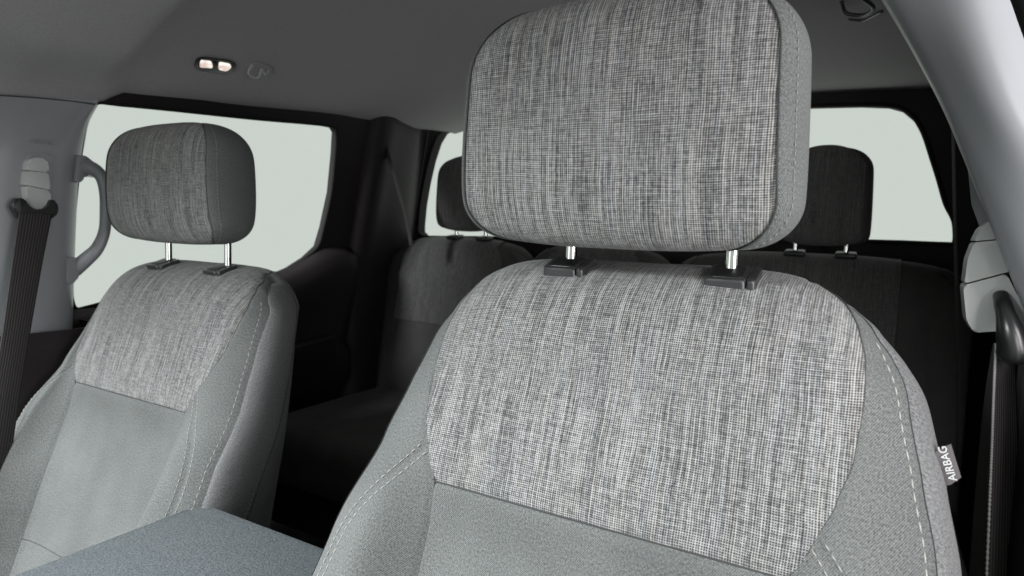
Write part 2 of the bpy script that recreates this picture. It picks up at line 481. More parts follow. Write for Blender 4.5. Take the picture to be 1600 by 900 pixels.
# the curved French seam on each bolster
BS = cr([(.158, .236), (.178, .262), (.196, .288), (.207, .312), (.213, .340), (.218, .38), (.221, .44), (.224, .52), (.226, .64)], 8)
BS = [(p[0], p[1]) for p in [Vector((a.x, a.y)) for a in BS]]
def bs_dist(x, s):
    x = abs(x); best = 9
    if s < .21 or x < .13: return best
    for (a, b) in zip(BS, BS[1:]):
        dx, dy = b[0]-a[0], b[1]-a[1]; t = max(0, min(1, ((x-a[0])*dx+(s-a[1])*dy)/(dx*dx+dy*dy)))
        d = math.hypot(x-a[0]-dx*t, s-a[1]-dy*t)
        if d < best: best = d
    return best
def seat_disp(x, f, w):
    s = s_of_f(f)
    if s < 0: return 0.
    ax = abs(x)
    bm_ = lerp_tab([(0, 0), (.16, .0), (.24, .012), (.32, .038), (.45, .062), (.66, .078)], s)
    d = bm_*sst((ax-.128)/.062)
    d += .007*sst(s/.08)*sst((.30-s)/.09)*(1-(ax/.19)**2) if ax < .19 else 0   # plump woven panel
    if .2 < s: d -= .006*sst((s-.262)/.05)*(1-sst((ax-.10)/.05))               # recessed lower panel
    dd = bs_dist(x, s)
    if dd < .012: d -= .0022*math.exp(-(dd/.0026)**2)
    # loose-cover unevenness
    d += .0011*math.sin(31*x+9*s)*math.sin(23*s+4*x+1.)
    return d
def build_front_seat(name, loc, label):
    root = thing(name, loc, label, 'car seat', 'front bucket seats in the cabin')
    lf = Loft(ROWS, .68, .019, seat_disp, 8)
    lf.efun = lambda f: .30+.22*sst((s_of_f(f)-.01)/.10)
    back = bpy.data.objects.new('backrest', None)
    w_ = lambda f: ROWS[max(0, min(len(ROWS)-1, int(round(f))))][4]
    def wi(f):
        i = max(0, min(len(ROWS)-2, int(f))); t = f-i; return ROWS[i][4]*(1-t)+ROWS[i+1][4]*t
    xw = lambda f: lerp_tab(XT, s_of_f(f))
    fb0, fm, fe = f_of_s(-.10), f_of_s(WOV_END), len(ROWS)-1.001
    f0 = 0
    PAIRS = []; AMPS = []
    for i in range(161):
        q = .655*(i/160); PAIRS.append((f_of_s(q), f_of_s(-q*1.02))); AMPS.append(.002+.020*sst(q/.16))
    # backrest core: the shell behind (a real mesh that carries the sewn panels)
    shell = strip_panel('backrest', lf, f0, fb0, 26, lambda f: -wi(f), lambda f: wi(f), 40, M['knit_side'], root, 0)
    wp = strip_panel('woven_panel', lf, fb0, fm, 150, lambda f: -xw(f), xw, 130, M['woven'], shell, vdip=(0, 1))
    tag(wp, 'light tweed woven upper panel of the backrest')
    lp = strip_panel('lower_panel', lf, fm, fe, 110, lambda f: -xw(f), xw, 70, M['knit'], shell, vdip=(1, 0))
    for sd in (-1, 1):
        if sd < 0: bp = strip_panel('bolster', lf, fb0, fe, 300, lambda f: -wi(f), lambda f: -xw(f), 46, M['knit'], shell)
        else: bp = strip_panel('bolster', lf, fb0, fe, 300, xw, wi, 46, M['knit'], shell)
        side_panel('side_panel', lf, sd, PAIRS, AMPS if sd > 0 else [q*.3 for q in AMPS], 24, M['knit_side'], shell)
        # seams
        fs = [fb0+(fm-fb0)*i/120 for i in range(121)]
        cord('seam', [lf.at(f, sd*xw(f)) - Vector((0, -.0020, 0)) for f in fs], .0006, M['seam'], shell)
        fs2 = [fm+(fe-fm)*i/60 for i in range(61)]
        cord('seam', [lf.at(f, sd*xw(f)) - Vector((0, -.0020, 0)) for f in fs2], .0006, M['seam'], shell)
        if sd < 0: fs3 = []
        else: fs3 = [f_of_s(.03)+(fe-f_of_s(.03))*i/140 for i in range(141)]
        if fs3: cord('seam', [lf.at(f, sd*wi(f))+Vector((0, .0012, 0)) for f in fs3], .0007, M['seam'], shell)
        # topstitch just inside the edge seam
        if fs3: dashes('stitching', [lf.at(f, sd*(wi(f)-.0065))+Vector((0, -.0002, 0)) for f in fs3[12:]], M['thread'], shell, .0062, .0030, .00045)
        # double row beside the bolster's French seam
        for off in (-.0045, .0045):
            pts = []
            for k, (bx, bs_) in enumerate(BS):
                a = BS[max(0, k-1)]; b = BS[min(len(BS)-1, k+1)]; dx, dy = b[0]-a[0], b[1]-a[1]; l = math.hypot(dx, dy)
                pts.append(lf.at(f_of_s(bs_-dx/l*off), sd*(bx+dy/l*off))+Vector((0, -.0005, 0)))
            dashes('stitching', pts, M['thread'], shell, .0048, .0020, .00042)
        cord('seam', [lf.at(f_of_s(b), sd*a)-Vector((0, -.0012, 0)) for a, b in BS], .0005, M['seam'], shell)
    # cross seam under the woven panel and the one low on the lower panel
    cord('seam', [lf.at(fm, -xw(fm)+2*xw(fm)*i/60)+Vector((0, .0018, 0)) for i in range(61)], .0008, M['seam'], shell)
    fl = f_of_s(.50)
    cord('seam', [lf.at(fl, -xw(fl)+2*xw(fl)*i/60)+Vector((0, .0002, 0)) for i in range(61)], .0007, M['seam'], shell)
    for sd in (1,):
        pts = []
        for i in range(9, 121):
            k = int(160*i/121); ff, fb = PAIRS[k]; u = .80-.42*sst((k/160-.06)/.75)
            pts.append(side_pt(lf, sd, ff, fb, u, AMPS[k])+Vector((sd*.0002, 0, 0)))
        cord('seam', pts, .0008, M['seam'], shell)
        dashes('stitching', [p+Vector((sd*.0004, -.006, 0)) for p in pts], M['thread_grey'], shell, .0045, .002, .0005, Vector((sd, 0, 0)))
    return root, shell, lf

def loft_headrest(hw, a, b, yc, zc, rt_, rb_, ex=2.7, n=96, e=.10, bulge=.022, tilt=0.):
    rows = []  # n+1 rows, top -> front -> bottom -> back -> top
    ct, st = math.cos(tilt), math.sin(tilt)
    for i in range(n+1):
        th = math.pi/2 + 2*math.pi*i/n        # start on top, go forward (-y), bottom, back
        cy, sz = math.cos(th), math.sin(th)
        y = a*math.copysign(abs(cy)**(2/ex), cy); z = b*math.copysign(abs(sz)**(2/ex), sz)
        if y < 0: y *= 1-.10*(1-abs(z/b))*0
        r = rt_ if z > 0 else rb_
        q = max(0., abs(z)-(b-r)); w = hw-r+math.sqrt(max(0, r*r-q*q))
        w -= .004*(z/b)
        cz = z*.5; ccy = 0
        y2, z2 = y*ct-z*st, y*st+z*ct; cy2, cz2 = ccy*ct-cz*st, ccy*st+cz*ct
        rows.append((yc+y2, zc+z2, yc+cy2, zc+cz2, w, hw-.003-.014*(z/b)**4))
    return Loft(rows, e, bulge)
def build_headrest(root, lf, wmat, kmat, hi=True, stitch=True):
    n = len(lf.rows)-1
    wi = lambda f: (lambda i: lf.rows[i][4]*(1-(f-i))+lf.rows[i+1][4]*(f-i))(max(0, min(n-1, int(f))))
    nr, nc = (220, 120) if hi else (90, 40)
    h = strip_panel('headrest', lf, 0, n-.0001, nr, lambda f: -wi(f), wi, nc, wmat, root, dip=.0013, dipw=.003)
    for sd in (-1, 1):
        PR = [(n*.5*i/80, n*(1-.5*i/80)-.0002) for i in range(81)]
        AM = [lf.bulge*max(0, math.sin(math.pi*i/80))**.45+.001 for i in range(81)]
        side_panel('side_panel', lf, sd, PR, AM, 20 if hi else 10, kmat, h)
        if hi:
            fs = [n*i/200 for i in range(200)]
            ring = [lf.at(f, sd*wi(f)*1.001) for f in fs]
            cord('piping', ring+[ring[0]], .0006, M['seam'], h)
        if stitch and sd > 0:
            pts = [side_pt(lf, sd, PR[i][0], PR[i][1], .13, AM[i])+Vector((sd*.0004, -.0002, 0)) for i in range(4, 78)]
            dashes('stitching', pts, M['thread_grey'], h, .004, .0018, .00034, Vector((sd*.7, -.7, 0)))
    return h
def rod(parent, x, y, z0, z1, r=.0052, name='headrest_post'):
    bm = bmesh.new(); tube(bm, [Vector((x, y, z0)), Vector((x, y, z0+.002)), Vector((x, y, z1))], r, 20)
    return frombm(name, bm, M['chrome'], parent, True, 40)
def guide(parent, x, button=False, s=1.0):
    tl = R(-17)   # leans forward with the top of the seat
    rot = Matrix.Rotation(-tl, 3, 'X')
    rot = Matrix.Rotation(R(17), 3, 'X')
    def P(a, b, c): return Vector((x, 0, .0))+rot @ Vector((a*s, b*s, c*s))
    def slab(pts, z0, z1, inset, bev, name, mat, par_):
        bm = bmesh.new()
        lo = [P(a, b, z0) for a, b in pts]; cx = sum(p[0] for p in pts)/len(pts); cy = sum(p[1] for p in pts)/len(pts)
        hi = [P(cx+(a-cx)*(1-inset), cy+(b-cy)*(1-inset), z1) for a, b in pts]
        A = [bm.verts.new(p) for p in lo]; B = [bm.verts.new(p) for p in hi]; n = len(pts)
        f = bm.faces.new(B); bm.faces.new(A[::-1])
        for i in range(n): bm.faces.new((A[i], A[(i+1) % n], B[(i+1) % n], B[i]))
        bmesh.ops.bevel(bm, geom=list(f.edges), offset=bev, segments=3, affect='EDGES', profile=.5)
        return frombm(name, bm, mat, par_, True, 50)
    def rr(x0, y0, x1, y1, r, n=5):
        out = []
        for cx, cy, a0 in ((x1-r, y1-r, 0), (x0+r, y1-r, 90), (x0+r, y0+r, 180), (x1-r, y0+r, 270)):
            for k in range(n+1):
                a = R(a0+90*k/n); out.append((cx+r*math.cos(a), cy+r*math.sin(a)))
        return out
    x1 = .0128
    g = slab(rr(-.0205, -.022, x1, .016, .0035), -.006, .0108, .05, .0022, 'headrest_guide', M['black_side'], parent)
    slab(rr(-.0165, -.0165, x1-.004, .012, .004), .0100, .0114, .05, .0004, 'guide_top', M['black'], g)
    if True:
        slab(rr(.0126, -.0215, .0196, .0155, .003), -.005, .0106, .05, .0018, 'release_button' if button else 'guide_cap', M['black_side'], g)
    return g

# ================================================================== SETTING: sky, floor, roof, walls
CX = -.385
# floor
bm = bmesh.new(); box(bm, (-.4, -.1, -.83), (2.0, 3.0, .04)); f_ = frombm('cab_floor', bm, M['carpet'], None, False); tag(f_, 'dark carpeted cabin floor', kind='structure')
# rear floor bulkhead / lower rear wall is part of rear_wall below

# headliner: height field with curved sides, rear header and the shallow front bulge
def roof_z(x, y):
    # rises in the middle, curves down to the side rails
    xl, xr = -1.052, .238+.20*sst((y-.2)/.8)
    zl = lerp_tab([(-.8, .20), (-.056, .209), (.0, .216), (.047, .221), (.09, .227), (.135, .250), (.315, .265), (.68, .297), (.76, .300), (1.17, .335)], y)
    zr = lerp_tab([(-.8, .23), (.15, .235), (.5, .30), (.9, .365), (1.17, .365)], y)
    zc = .405-.02*sst((y-.75)/.42)
    c = (xl+xr)/2; h = (xr-xl)/2; t = (x-c)/h; ze = zl if t < 0 else zr; t = abs(t)
    z = zc-(zc-ze)*(.06*t*t+.94*max(0., (t-.30)/.70)**2.2)
    # lower front section with a curved rear edge
    ye = BUMP[0]+BUMP[1]*(x+.95)
    z -= .046*sst((ye-y)/.035)*sst((y+.62)/.25)*sst((x+1.04)/.16)*sst((-.30-x)/.15)
    return z
BUMP = (.105, -.08)
rows = []
for i in range(121):
    y = -.80+2.0*i/120
    row = []
    for j in range(121):
        x = -1.052+(.238+.20*sst((y-.2)/.8)+1.052)*j/120
        row.append(Vector((x, y, roof_z(x, y))))
    rows.append(row)
hl = grid('headliner', rows, M['headliner']); tag(hl, 'grey felt headliner curving down to the doors', kind='structure')
hl.modifiers.new('solid', 'SOLIDIFY').thickness = -.02
def on_roof(u, v):
    d = ray(u, v); t = .1
    while t < 3:
        p = CP+d*t
        if -1.08 < p.x < .45 and p.z > roof_z(p.x, p.y): return p
        t += .002
    return CP+d*1.2

# left side wall plane
LP, LN = Vector((-1.10, 0, 0)), Vector((1, 0, -.22))
def onl(u, v, off=0.): return onp(u, v, LP+Vector((off, 0, 0)), LN)
def lwall(y, z, off=0.): return Vector((-1.10+.22*z+off, y, z))

# ================================================================== render objects
exec_order = []

# ---- passenger rear door (left in the picture)
door = thing('rear_door', (-1.12, .45, -.5), 'black rear passenger door with window frame beside the light seat', 'car door')
win = [(129, 224), (135, 189), (150, 161), (190, 163), (280, 172), (400, 185), (500, 194), (524, 199), (528, 206), (526, 240), (520, 300), (508, 355), (499, 385), (480, 403), (455, 419), (430, 430), (380, 436), (300, 448), (200, 465), (140, 480), (122, 484), (114, 470), (113, 440), (116, 350), (122, 280)]
inner = [onl(u, v) for u, v in win]
outer = [lwall(-.02, .27), lwall(.2, .285), lwall(.45, .30), lwall(.775, .315), lwall(.80, .0), lwall(.80, -.78), lwall(-.02, -.78), lwall(-.02, -.2)]
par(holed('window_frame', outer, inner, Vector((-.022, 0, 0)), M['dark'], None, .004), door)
bm = bmesh.new(); prism(bm, [p+Vector((-.014, 0, 0)) + (p-Vector((-1.09, .4, .1)))*.02 for p in inner], Vector((-.004, 0, 0))); par(frombm('window_pane', bm, M['glass'], None, False), door)
# rubber run just inside the frame edge
ring = [p+Vector((-.004, 0, 0)) for p in cr([tuple(q) for q in inner], 3, True)]
bm = bmesh.new(); tube(bm, ring+[ring[0]], .0042, 6); par(frombm('window_seal', bm, M['rubber']), door)
# belt ledge and lower door panel, swelling into the cabin
rows = []
for i in range(25):
    y = .02+.76*i/24; up_ = .065*sst((y-.52)/.2)-.05*sst((.45-y)/.35)
    row = []
    for dz, off in ((-.10, .0), (-.125, .03), (-.16, .045), (-.22, .05), (-.30, .045), (-.33, .075), (-.40, .085), (-.44, .06), (-.60, .05), (-.78, .05)):
        row.append(lwall(y, dz+(up_ if dz > -.3 else 0), off+.003))
    rows.append(row)
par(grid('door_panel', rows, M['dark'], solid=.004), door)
bm = bmesh.new(); prism(bm, [lwall(.25, -.30, .09), lwall(.70, -.27, .09), lwall(.72, -.34, .09), lwall(.66, -.40, .09), lwall(.25, -.38, .09)], Vector((-.05, 0, 0)), .01)
par(frombm('armrest', bm, M['dark'], None, True, 40), door)

# ---- front passenger door (out of frame on the left, shades the cabin)
fd = thing('front_door', (-1.12, -.5, -.5), 'black front passenger door at the left edge of the picture beside the light seat', 'car door')
o_ = [lwall(-1.15, -.78), lwall(-.045, -.78), lwall(-.045, .25), lwall(-1.15, .22)]
i_ = [lwall(-1.0, -.12), lwall(-.16, -.13), lwall(-.16, .19), lwall(-.8, .16)]
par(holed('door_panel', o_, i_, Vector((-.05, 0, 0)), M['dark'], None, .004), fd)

# ---- B pillar, passenger side
bpl = thing('pillar_trim', (-1.09, .0, -.2), 'grey plastic pillar trim left of the passenger seat with seat belt on it', 'pillar trim', 'pillar trims beside the front seats')
def colpts(us, x, vs): return [atx(u, v, x) for u, v in zip(us, vs)]
vs = [135, 150, 162, 190, 224, 262, 300, 360, 440, 500, 560]
cols = [([-150]*11, -1.09), ([-120]*11, -1.05), ([-50]*11, -1.032), ([10, 12, 12, 10, 8, 6, 5, 4, 3, 2, 2], -1.022), ([45, 44, 42, 38, 36, 36, 38, 40, 40, 38, 36], -1.020),
        ([95, 88, 84, 74, 72, 70, 70, 70, 70, 68, 66], -1.022), ([130, 122, 115, 104, 98, 95, 95, 94, 93, 90, 88], -1.028), ([160, 150, 142, 126, 118, 113, 110, 108, 106, 103, 100], -1.042), ([165, 157, 150, 135, 128, 121, 118, 115, 112, 110, 107], -1.062),
        ([168, 160, 153, 138, 131, 124, 120, 117, 114, 112, 109], -1.10)]
C_ = [colpts(u, x, vs) for u, x in cols]
rows = []
for k in range(len(vs)):
    r_ = [c[k] for c in C_]
    if vs[k] <= 190:
        w8 = {135: 1, 150: 1, 162: .85, 190: .35}[vs[k]]
        r_ = [p.lerp(atx(u[k], vs[k], -1.046 if x > -1.09 else -1.08), w8) for p, (u, x) in zip(r_, cols)]
    rows.append([tuple(p) for p in r_])
rows = [cr(r, 5) for r in rows]
cols_ = [cr([tuple(r[j]) for r in rows], 4) for j in range(len(rows[0]))]
par(grid('pillar_cover', cols_, M['trim'], solid=.003), bpl)
# join line to the headliner
jl = cr([tuple(atx(u, v, -1.044)) for u, v in ((-60, 146), (0, 149), (60, 153), (110, 158), (148, 163))], 8)
# lower black cover
rows = []
for z in (-.165, -.2, -.3, -.5, -.78):
    rows.append([Vector((-1.09, -.13, z)), Vector((-1.02, -.10, z)), Vector((-1.008, -.02, z)), Vector((-1.010, .03, z)), Vector((-1.03, .07, z)), Vector((-1.12, .085, z))])
rows = [cr([tuple(p) for p in r], 5) for r in rows]
par(grid('lower_cover', rows, M['dark'], solid=.003), bpl)
bm = bmesh.new(); tube(bm, [p+Vector((.001, 0, 0)) for p in jl], .0012, 6); par(frombm('joint_line', bm, M['seam']), bpl)
# raised lettering
def text_mesh(txt, size, mat, Mx, name, depth=.0004):
    cu = bpy.data.curves.new(name, 'FONT'); cu.body = txt; cu.size = size; cu.extrude = depth; cu.align_x = 'CENTER'; cu.align_y = 'CENTER'; cu.offset = .00003
    o = bpy.data.objects.new(name, cu); COL.objects.link(o); dg = bpy.context.evaluated_depsgraph_get()
    me = bpy.data.meshes.new_from_object(o.evaluated_get(dg)); bpy.data.objects.remove(o); me.materials.clear()
    me.transform(Mx); return link(name, me, mat, None, False)
c = atx(66, 222, -1.018); xa = Vector((0, 1, .02)).normalized(); za = Vector((1, 0, -.1)).normalized(); ya = za.cross(xa)
Mx = Matrix(((xa.x, ya.x, za.x, c.x), (xa.y, ya.y, za.y, c.y), (xa.z, ya.z, za.z, c.z), (0, 0, 0, 1)))
par(text_mesh('AIRBAG', .0105, M['trim'], Mx, 'lettering'), bpl)

# ---- seat belt, passenger side
def px_poly(bm, pts, x, ext, bev, n=None):
    prism(bm, [atx(u, v, x) for u, v in pts], Vector((ext, 0, 0)), bev)
sb = thing('seat_belt', (-1.0, 0, -.03), 'dark grey seat belt hanging on the left pillar beside the passenger seat', 'seat belt', 'front seat belts')
def rounded(pts, r, n=4):
    out = []; N = len(pts)
    for i in range(N):
        p0, p1, p2 = Vector(pts[i-1]), Vector(pts[i]), Vector(pts[(i+1) % N])
        a = p1+(p0-p1).normalized()*min(r, (p0-p1).length*.45); b = p1+(p2-p1).normalized()*min(r, (p2-p1).length*.45)
        for k in range(n+1):
            t = k/n; out.append(tuple(a*(1-t)**2+p1*2*t*(1-t)+b*t*t))
    return out
bm = bmesh.new(); px_poly(bm, rounded([(40, 244), (52, 239), (80, 240), (84, 252), (84, 332), (62, 334), (37, 322)], 7), -1.016, -.01, .002)
par(frombm('slot_frame', bm, M['trim'], None, True, 40), sb)
bm = bmesh.new(); px_poly(bm, rounded([(45, 250), (53, 246), (73, 247), (77, 262), (76, 270), (43, 266)], 5), -1.000, -.02, .004)
px_poly(bm, rounded([(42.5, 267), (76, 270.5), (79, 297), (41, 289)], 3), -.998, -.02, .003)
px_poly(bm, rounded([(41, 290), (79, 298), (80, 318), (74, 329), (52, 327), (44, 314)], 5), -.998, -.02, .004)
par(frombm('height_adjuster', bm, M['trim_light'], None, True, 40), sb)
bm = bmesh.new(); px_poly(bm, rounded([(19, 322), (26, 310), (38, 309), (46, 322), (62, 331), (76, 322), (81, 311), (89, 314), (92, 328), (86, 341), (60, 345), (30, 342)], 5), -.988, -.014, .004); par(frombm('belt_loop', bm, M['black'], None, True, 45), sb)
def ribbon(name, left, right, mat, nsub=8, bow=.002):
    A, B = cr([tuple(p) for p in left], nsub), cr([tuple(p) for p in right], nsub)
    rows = []; uv = []; s = 0
    for i, (a, b) in enumerate(zip(A, B)):
        if i: s += (a-A[i-1]).length
        row = []
        for k in range(13):
            t = k/12; p = a.lerp(b, t); p = p + (CP-p).normalized()*bow*math.sin(math.pi*t)
            row.append(p); uv.append((t, s))
        rows.append(row)
    return grid(name, rows, mat, None, uv=uv, solid=.0013)
lf_ = [(30, 330), (28, 345), (17, 420), (2, 527), (-14, 620), (-36, 740), (-80, 920)]; rg_ = [(81, 332), (79, 346), (66, 412), (47, 520), (33, 605), (12, 740), (-25, 920)]
xs_ = [-.990, -.984, -.978, -.965, -.955, -.945, -.93]
par(ribbon('webbing', [atx(u, v, x) for (u, v), x in zip(lf_, xs_)], [atx(u, v, x) for (u, v), x in zip(rg_, xs_)], M['web']), sb)

# ---- grab handle behind the passenger seat's pillar
gh = thing('grab_handle', (-1.03, .12, .02), 'grey loop grab handle in front of the left rear door window', 'grab handle')
hx = -1.035
path = cr([tuple(atx(u, v, x)) for u, v, x in ((124, 262, -1.05), (140, 262, -1.03), (157, 274, -1.02), (164, 298, -1.015), (165, 330, -1.015), (163, 362, -1.015), (152, 388, -1.02), (135, 405, -1.03), (116, 421, -1.05))], 6)
bm = bmesh.new(); N_ = len(path); tube(bm, path, .013, 12, rr=[.0145-.004*math.sin(math.pi*i/(N_-1)) for i in range(N_)], flat=(Vector((0, 1, 0)), .82)); par(frombm('grip', bm, M['trim']), gh)
bm = bmesh.new(); px_poly(bm, rounded([(121, 242), (134, 243), (168, 270), (160, 278), (134, 272), (128, 286), (116, 284)], 5), -1.035, -.03, .003); par(frombm('mount', bm, M['trim'], None, True, 40), gh)
bm = bmesh.new(); px_poly(bm, rounded([(110, 400), (124, 404), (126, 430), (112, 446), (100, 440), (100, 408)], 5), -1.035, -.03, .003); par(frombm('mount', bm, M['trim'], None, True, 40), gh)

# ---- C pillar and rear wall
RY = 1.17
rwin = [(653, 352), (656, 320), (662, 285), (670, 250), (679, 222), (688, 207), (702, 199), (725, 196.5), (850, 185), (1000, 176), (1150, 169), (1280, 165), (1345, 163.5), (1390, 165), (1412, 171), (1430, 186), (1443, 209), (1455, 245), (1467, 283), (1477, 318), (1489, 342), (1492, 360), (1491, 379), (1480, 381.5), (1350, 377), (1100, 375), (850, 372), (680, 370.5), (660, 369), (653, 362)]
wall = [Vector((-1.3, RY, -.8)), Vector((.55, RY, -.8)), Vector((.50, RY, .1)), Vector((.36, RY, .42)), Vector((-1.2, RY, .42)), Vector((-1.32, RY, .1))]
rw = holed('rear_wall', wall, [aty(u, v, RY) for u, v in rwin], Vector((0, .04, 0)), M['dark'], None, .004)
tag(rw, 'dark rear cabin wall around the back window', kind='structure')
rwd = thing('rear_window', (-.4, RY, .1), 'wide back window of the cabin behind the rear headrests', 'window')
ring = cr([tuple(aty(u, v, RY-.002)) for u, v in rwin], 3, True)
bm = bmesh.new(); tube(bm, ring+[ring[0]], .005, 6); par(frombm('window_seal', bm, M['rubber']), rwd)
bm = bmesh.new(); prism(bm, [aty(u, v, RY)+Vector((0, .025, 0))+(aty(u, v, RY)-Vector((-.4, RY, .2)))*.02 for u, v in rwin], Vector((0, .004, 0))); par(frombm('window_pane', bm, M['glass'], None, False), rwd)

def cpillar(name, label, pts_rows, mat):
    t = thing(name, pts_rows[-1][0], label, 'pillar trim', 'rear pillar trims')
    rr_ = [cr([tuple(p) for p in r], 5) for r in pts_rows]
    par(grid('pillar_cover', rr_, mat, solid=.004), t); return t
rows = []
for z in (.37, .30, .2, .1, 0, -.1, -.25, -.45, -.78):
    o = .22*max(z, -.1)
    rows.append([Vector((-1.14+o, .765, z)), Vector((-1.085+o, .785, z)), Vector((-1.075+o, .83, z)), Vector((-1.095+o, .90, z)), Vector((-1.12+o*.8, 1.02, z)), Vector((-1.16+o*.5, 1.11, z)), Vector((-1.20+o*.8, 1.165, z))])
cp1 = cpillar('rear_pillar_trim', 'dark pillar trim between the left rear door and the back window', rows, M['dark'])
rows = []
for z in (.40, .30, .2, .1, 0, -.1, -.25, -.45, -.78):
    o = -.30*max(z, -.1)
    rows.append([Vector((.46+o, .30, z)), Vector((.40+o, .34, z)), Vector((.39+o, .5, z)), Vector((.39+o, .8, z)), Vector((.40+o, 1.0, z)), Vector((.42+o, 1.165, z))])
cp2 = cpillar('rear_pillar_trim', 'dark side trim behind the driver seat right of the back window', rows, M['dark'])
# rear belts
rb = thing('rear_seat_belt', (-1.05, .95, 0), 'thin dark rear seat belt on the pillar left of the back window', 'seat belt', 'rear seat belts')
cw = [(598, 222), (610, 262), (621, 300), (632, 340), (640, 385)]
par(ribbon('webbing', [aty(u, v, .84) for u, v in cw], [aty(u+5, v-2, .83) for u, v in cw], M['knit_shade'], 6, .001), rb)
rb2 = thing('rear_seat_belt', (.3, .9, 0), 'thin dark rear seat belt hanging right of the back window', 'seat belt', 'rear seat belts')
cw = [(1487, 190), (1491, 400), (1493, 520), (1495, 650), (1492, 760)]
par(ribbon('webbing', [aty(u, v, .80) for u, v in cw], [aty(u+5, v, .78) for u, v in cw], M['web'], 6, .001), rb2)

# ---- B pillar, driver side (near, right)
bpr = thing('pillar_trim', (.27, .1, -.1), 'pale curved pillar trim at the right edge with white highlight', 'pillar trim', 'pillar trims beside the front seats')
VS = [-90, -30, 30, 100, 165, 235, 350, 450, 520]
LE = [1318, 1362, 1400, 1440, 1474, 1504, 1550, 1590, 1618]
def colr(du, y): return [aty(u+du, v, y) for u, v in zip(LE, VS)]
RE = [u+du for u, du in zip(LE, [232, 226, 200, 180, 170, 190, 225, 250, 260])]
cols = [[p+Vector((.03, .06, 0)) for p in colr(2, .15)], [p+Vector((.004, .02, 0)) for p in colr(1, .13)], colr(0, .122), colr(12, .110), colr(34, .100)]
for t, y in ((.36, .090), (.55, .085), (.75, .088), (.90, .098), (1.0, .112)):
    cols.append([aty(a+(b-a)*t, v, y) for a, b, v in zip(LE, RE, VS)])
cols.append([aty(b+2, v, .115)+Vector((.01, .03, 0)) for b, v in zip(RE, VS)])
cols.append([aty(b+2, v, .115)+Vector((.02, .10, 0)) for b, v in zip(RE, VS)])
rows = [cr([tuple(c[k]) for c in cols], 5) for k in range(len(VS))]
cc = [cr([tuple(r[j]) for r in rows], 5) for j in range(len(rows[0]))]
par(grid('pillar_cover', cc, M['trim'], solid=.002), bpr)
# rear side of the pillar seen behind the cover
bm = bmesh.new(); prism(bm, [aty(u, v, .17) for u, v in rounded([(1512, 262), (1520, 262), (1560, 350), (1585, 430), (1560, 430), (1532, 358), (1518, 320)], 4)], Vector((.01, .03, 0)), .002)
par(frombm('rear_edge', bm, M['trim'], None, True, 40), bpr)
# black lower cover
rows = []
for z in (-.06, -.11, -.2, -.4, -.8):
    rows.append([Vector((.40, .27, z)), Vector((.32, .25, z)), Vector((.30, .20, z)), Vector((.30, .12, z)), Vector((.33, .06, z)), Vector((.42, .05, z))])
rows = [cr([tuple(p) for p in r], 5) for r in rows]
par(grid('lower_cover', rows, M['dark'], solid=.003), bpr)
# door seal outside the pillar
sl = thing('door_seal', (.3, .03, .2), 'black rubber door seal at the top right corner', 'door seal')
bm = bmesh.new(); pth = cr([tuple(aty(u, v, .03)) for u, v in ((1545, -80), (1572, -20), (1590, 30), (1612, 90), (1650, 200), (1720, 400), (1800, 640))], 6); tube(bm, [p+Vector((.012, .0, 0)) for p in pth], .012, 10)
par(frombm('seal_strip', bm, M['rubber']), sl)

# ---- seat belt, driver side
sb2 = thing('seat_belt', (.27, .14, -.06), 'black seat belt on the right pillar beside the driver seat', 'seat belt', 'front seat belts')
ay = .145
def pp(bm, pts, y, ext, bev, r=4): prism(bm, [aty(u, v, y) for u, v in rounded(pts, r)], Vector((0, ext, 0)), bev)
ha = None
bm = bmesh.new(); pp(bm, [(1547, 344), (1563, 352), (1562, 373), (1522, 377), (1531, 358)], ay, .03, .003); ha = par(frombm('height_adjuster', bm, M['trim_light'], None, True, 40), sb2)
bm = bmesh.new(); pp(bm, [(1522, 379), (1562, 375), (1578, 424), (1507, 443), (1512, 405)], ay-.002, .03, .0035); par(frombm('height_adjuster', bm, M['trim_light'], None, True, 40), sb2)
bm = bmesh.new(); pp(bm, [(1505, 446), (1573, 428), (1590, 462), (1640, 500), (1640, 524), (1566, 517), (1522, 520), (1510, 500)], ay-.003, .03, .004, 6); par(frombm('height_adjuster', bm, M['trim_light'], None, True, 40), sb2)
pth = cr([tuple(aty(u, v, y)) for u, v, y in ((1564, 462, .139), (1568, 478, .128), (1574, 500, .122), (1580, 525, .120), (1584, 548, .122), (1584, 562, .126))], 5)
N_ = len(pth)
bm = bmesh.new(); tube(bm, pth, .01, 14, rr=[lerp_tab([(0, .006), (.3, .007), (.6, .0105), (.85, .0125), (1, .008)], i/(N_-1)) for i in range(N_)]); par(frombm('belt_loop', bm, plastic('glossy_black', (.012, .012, .013), .3, 0, 300, .7)), sb2)
le = [(1556, 536), (1553, 600), (1550, 680), (1546, 780), (1540, 930)]
cw2 = [aty(u, v, .13-.0001*i) for i, (u, v) in enumerate(le)]
rgt = [aty(u+x_, v, .15) for (u, v), x_ in zip(le, (30, 34, 40, 46, 54))]
par(ribbon('webbing', cw2, rgt, M['web'], 8, .001), sb2)
lft = [aty(u-w_, v, .155) for (u, v), w_ in zip(le, (3, 11, 17, 22, 27))]
par(ribbon('webbing', lft, cw2, M['web'], 8, .0), sb2)
bm = bmesh.new(); pe = cr([tuple(p+Vector((0, -.0012, 0))) for p in cw2], 60)
tube(bm, pe, .0012, 5, rr=[.0011+.0005*math.sin(i*2.1) for i in range(len(pe))]); par(frombm('webbing_edge', bm, M['thread_grey']), sb2)

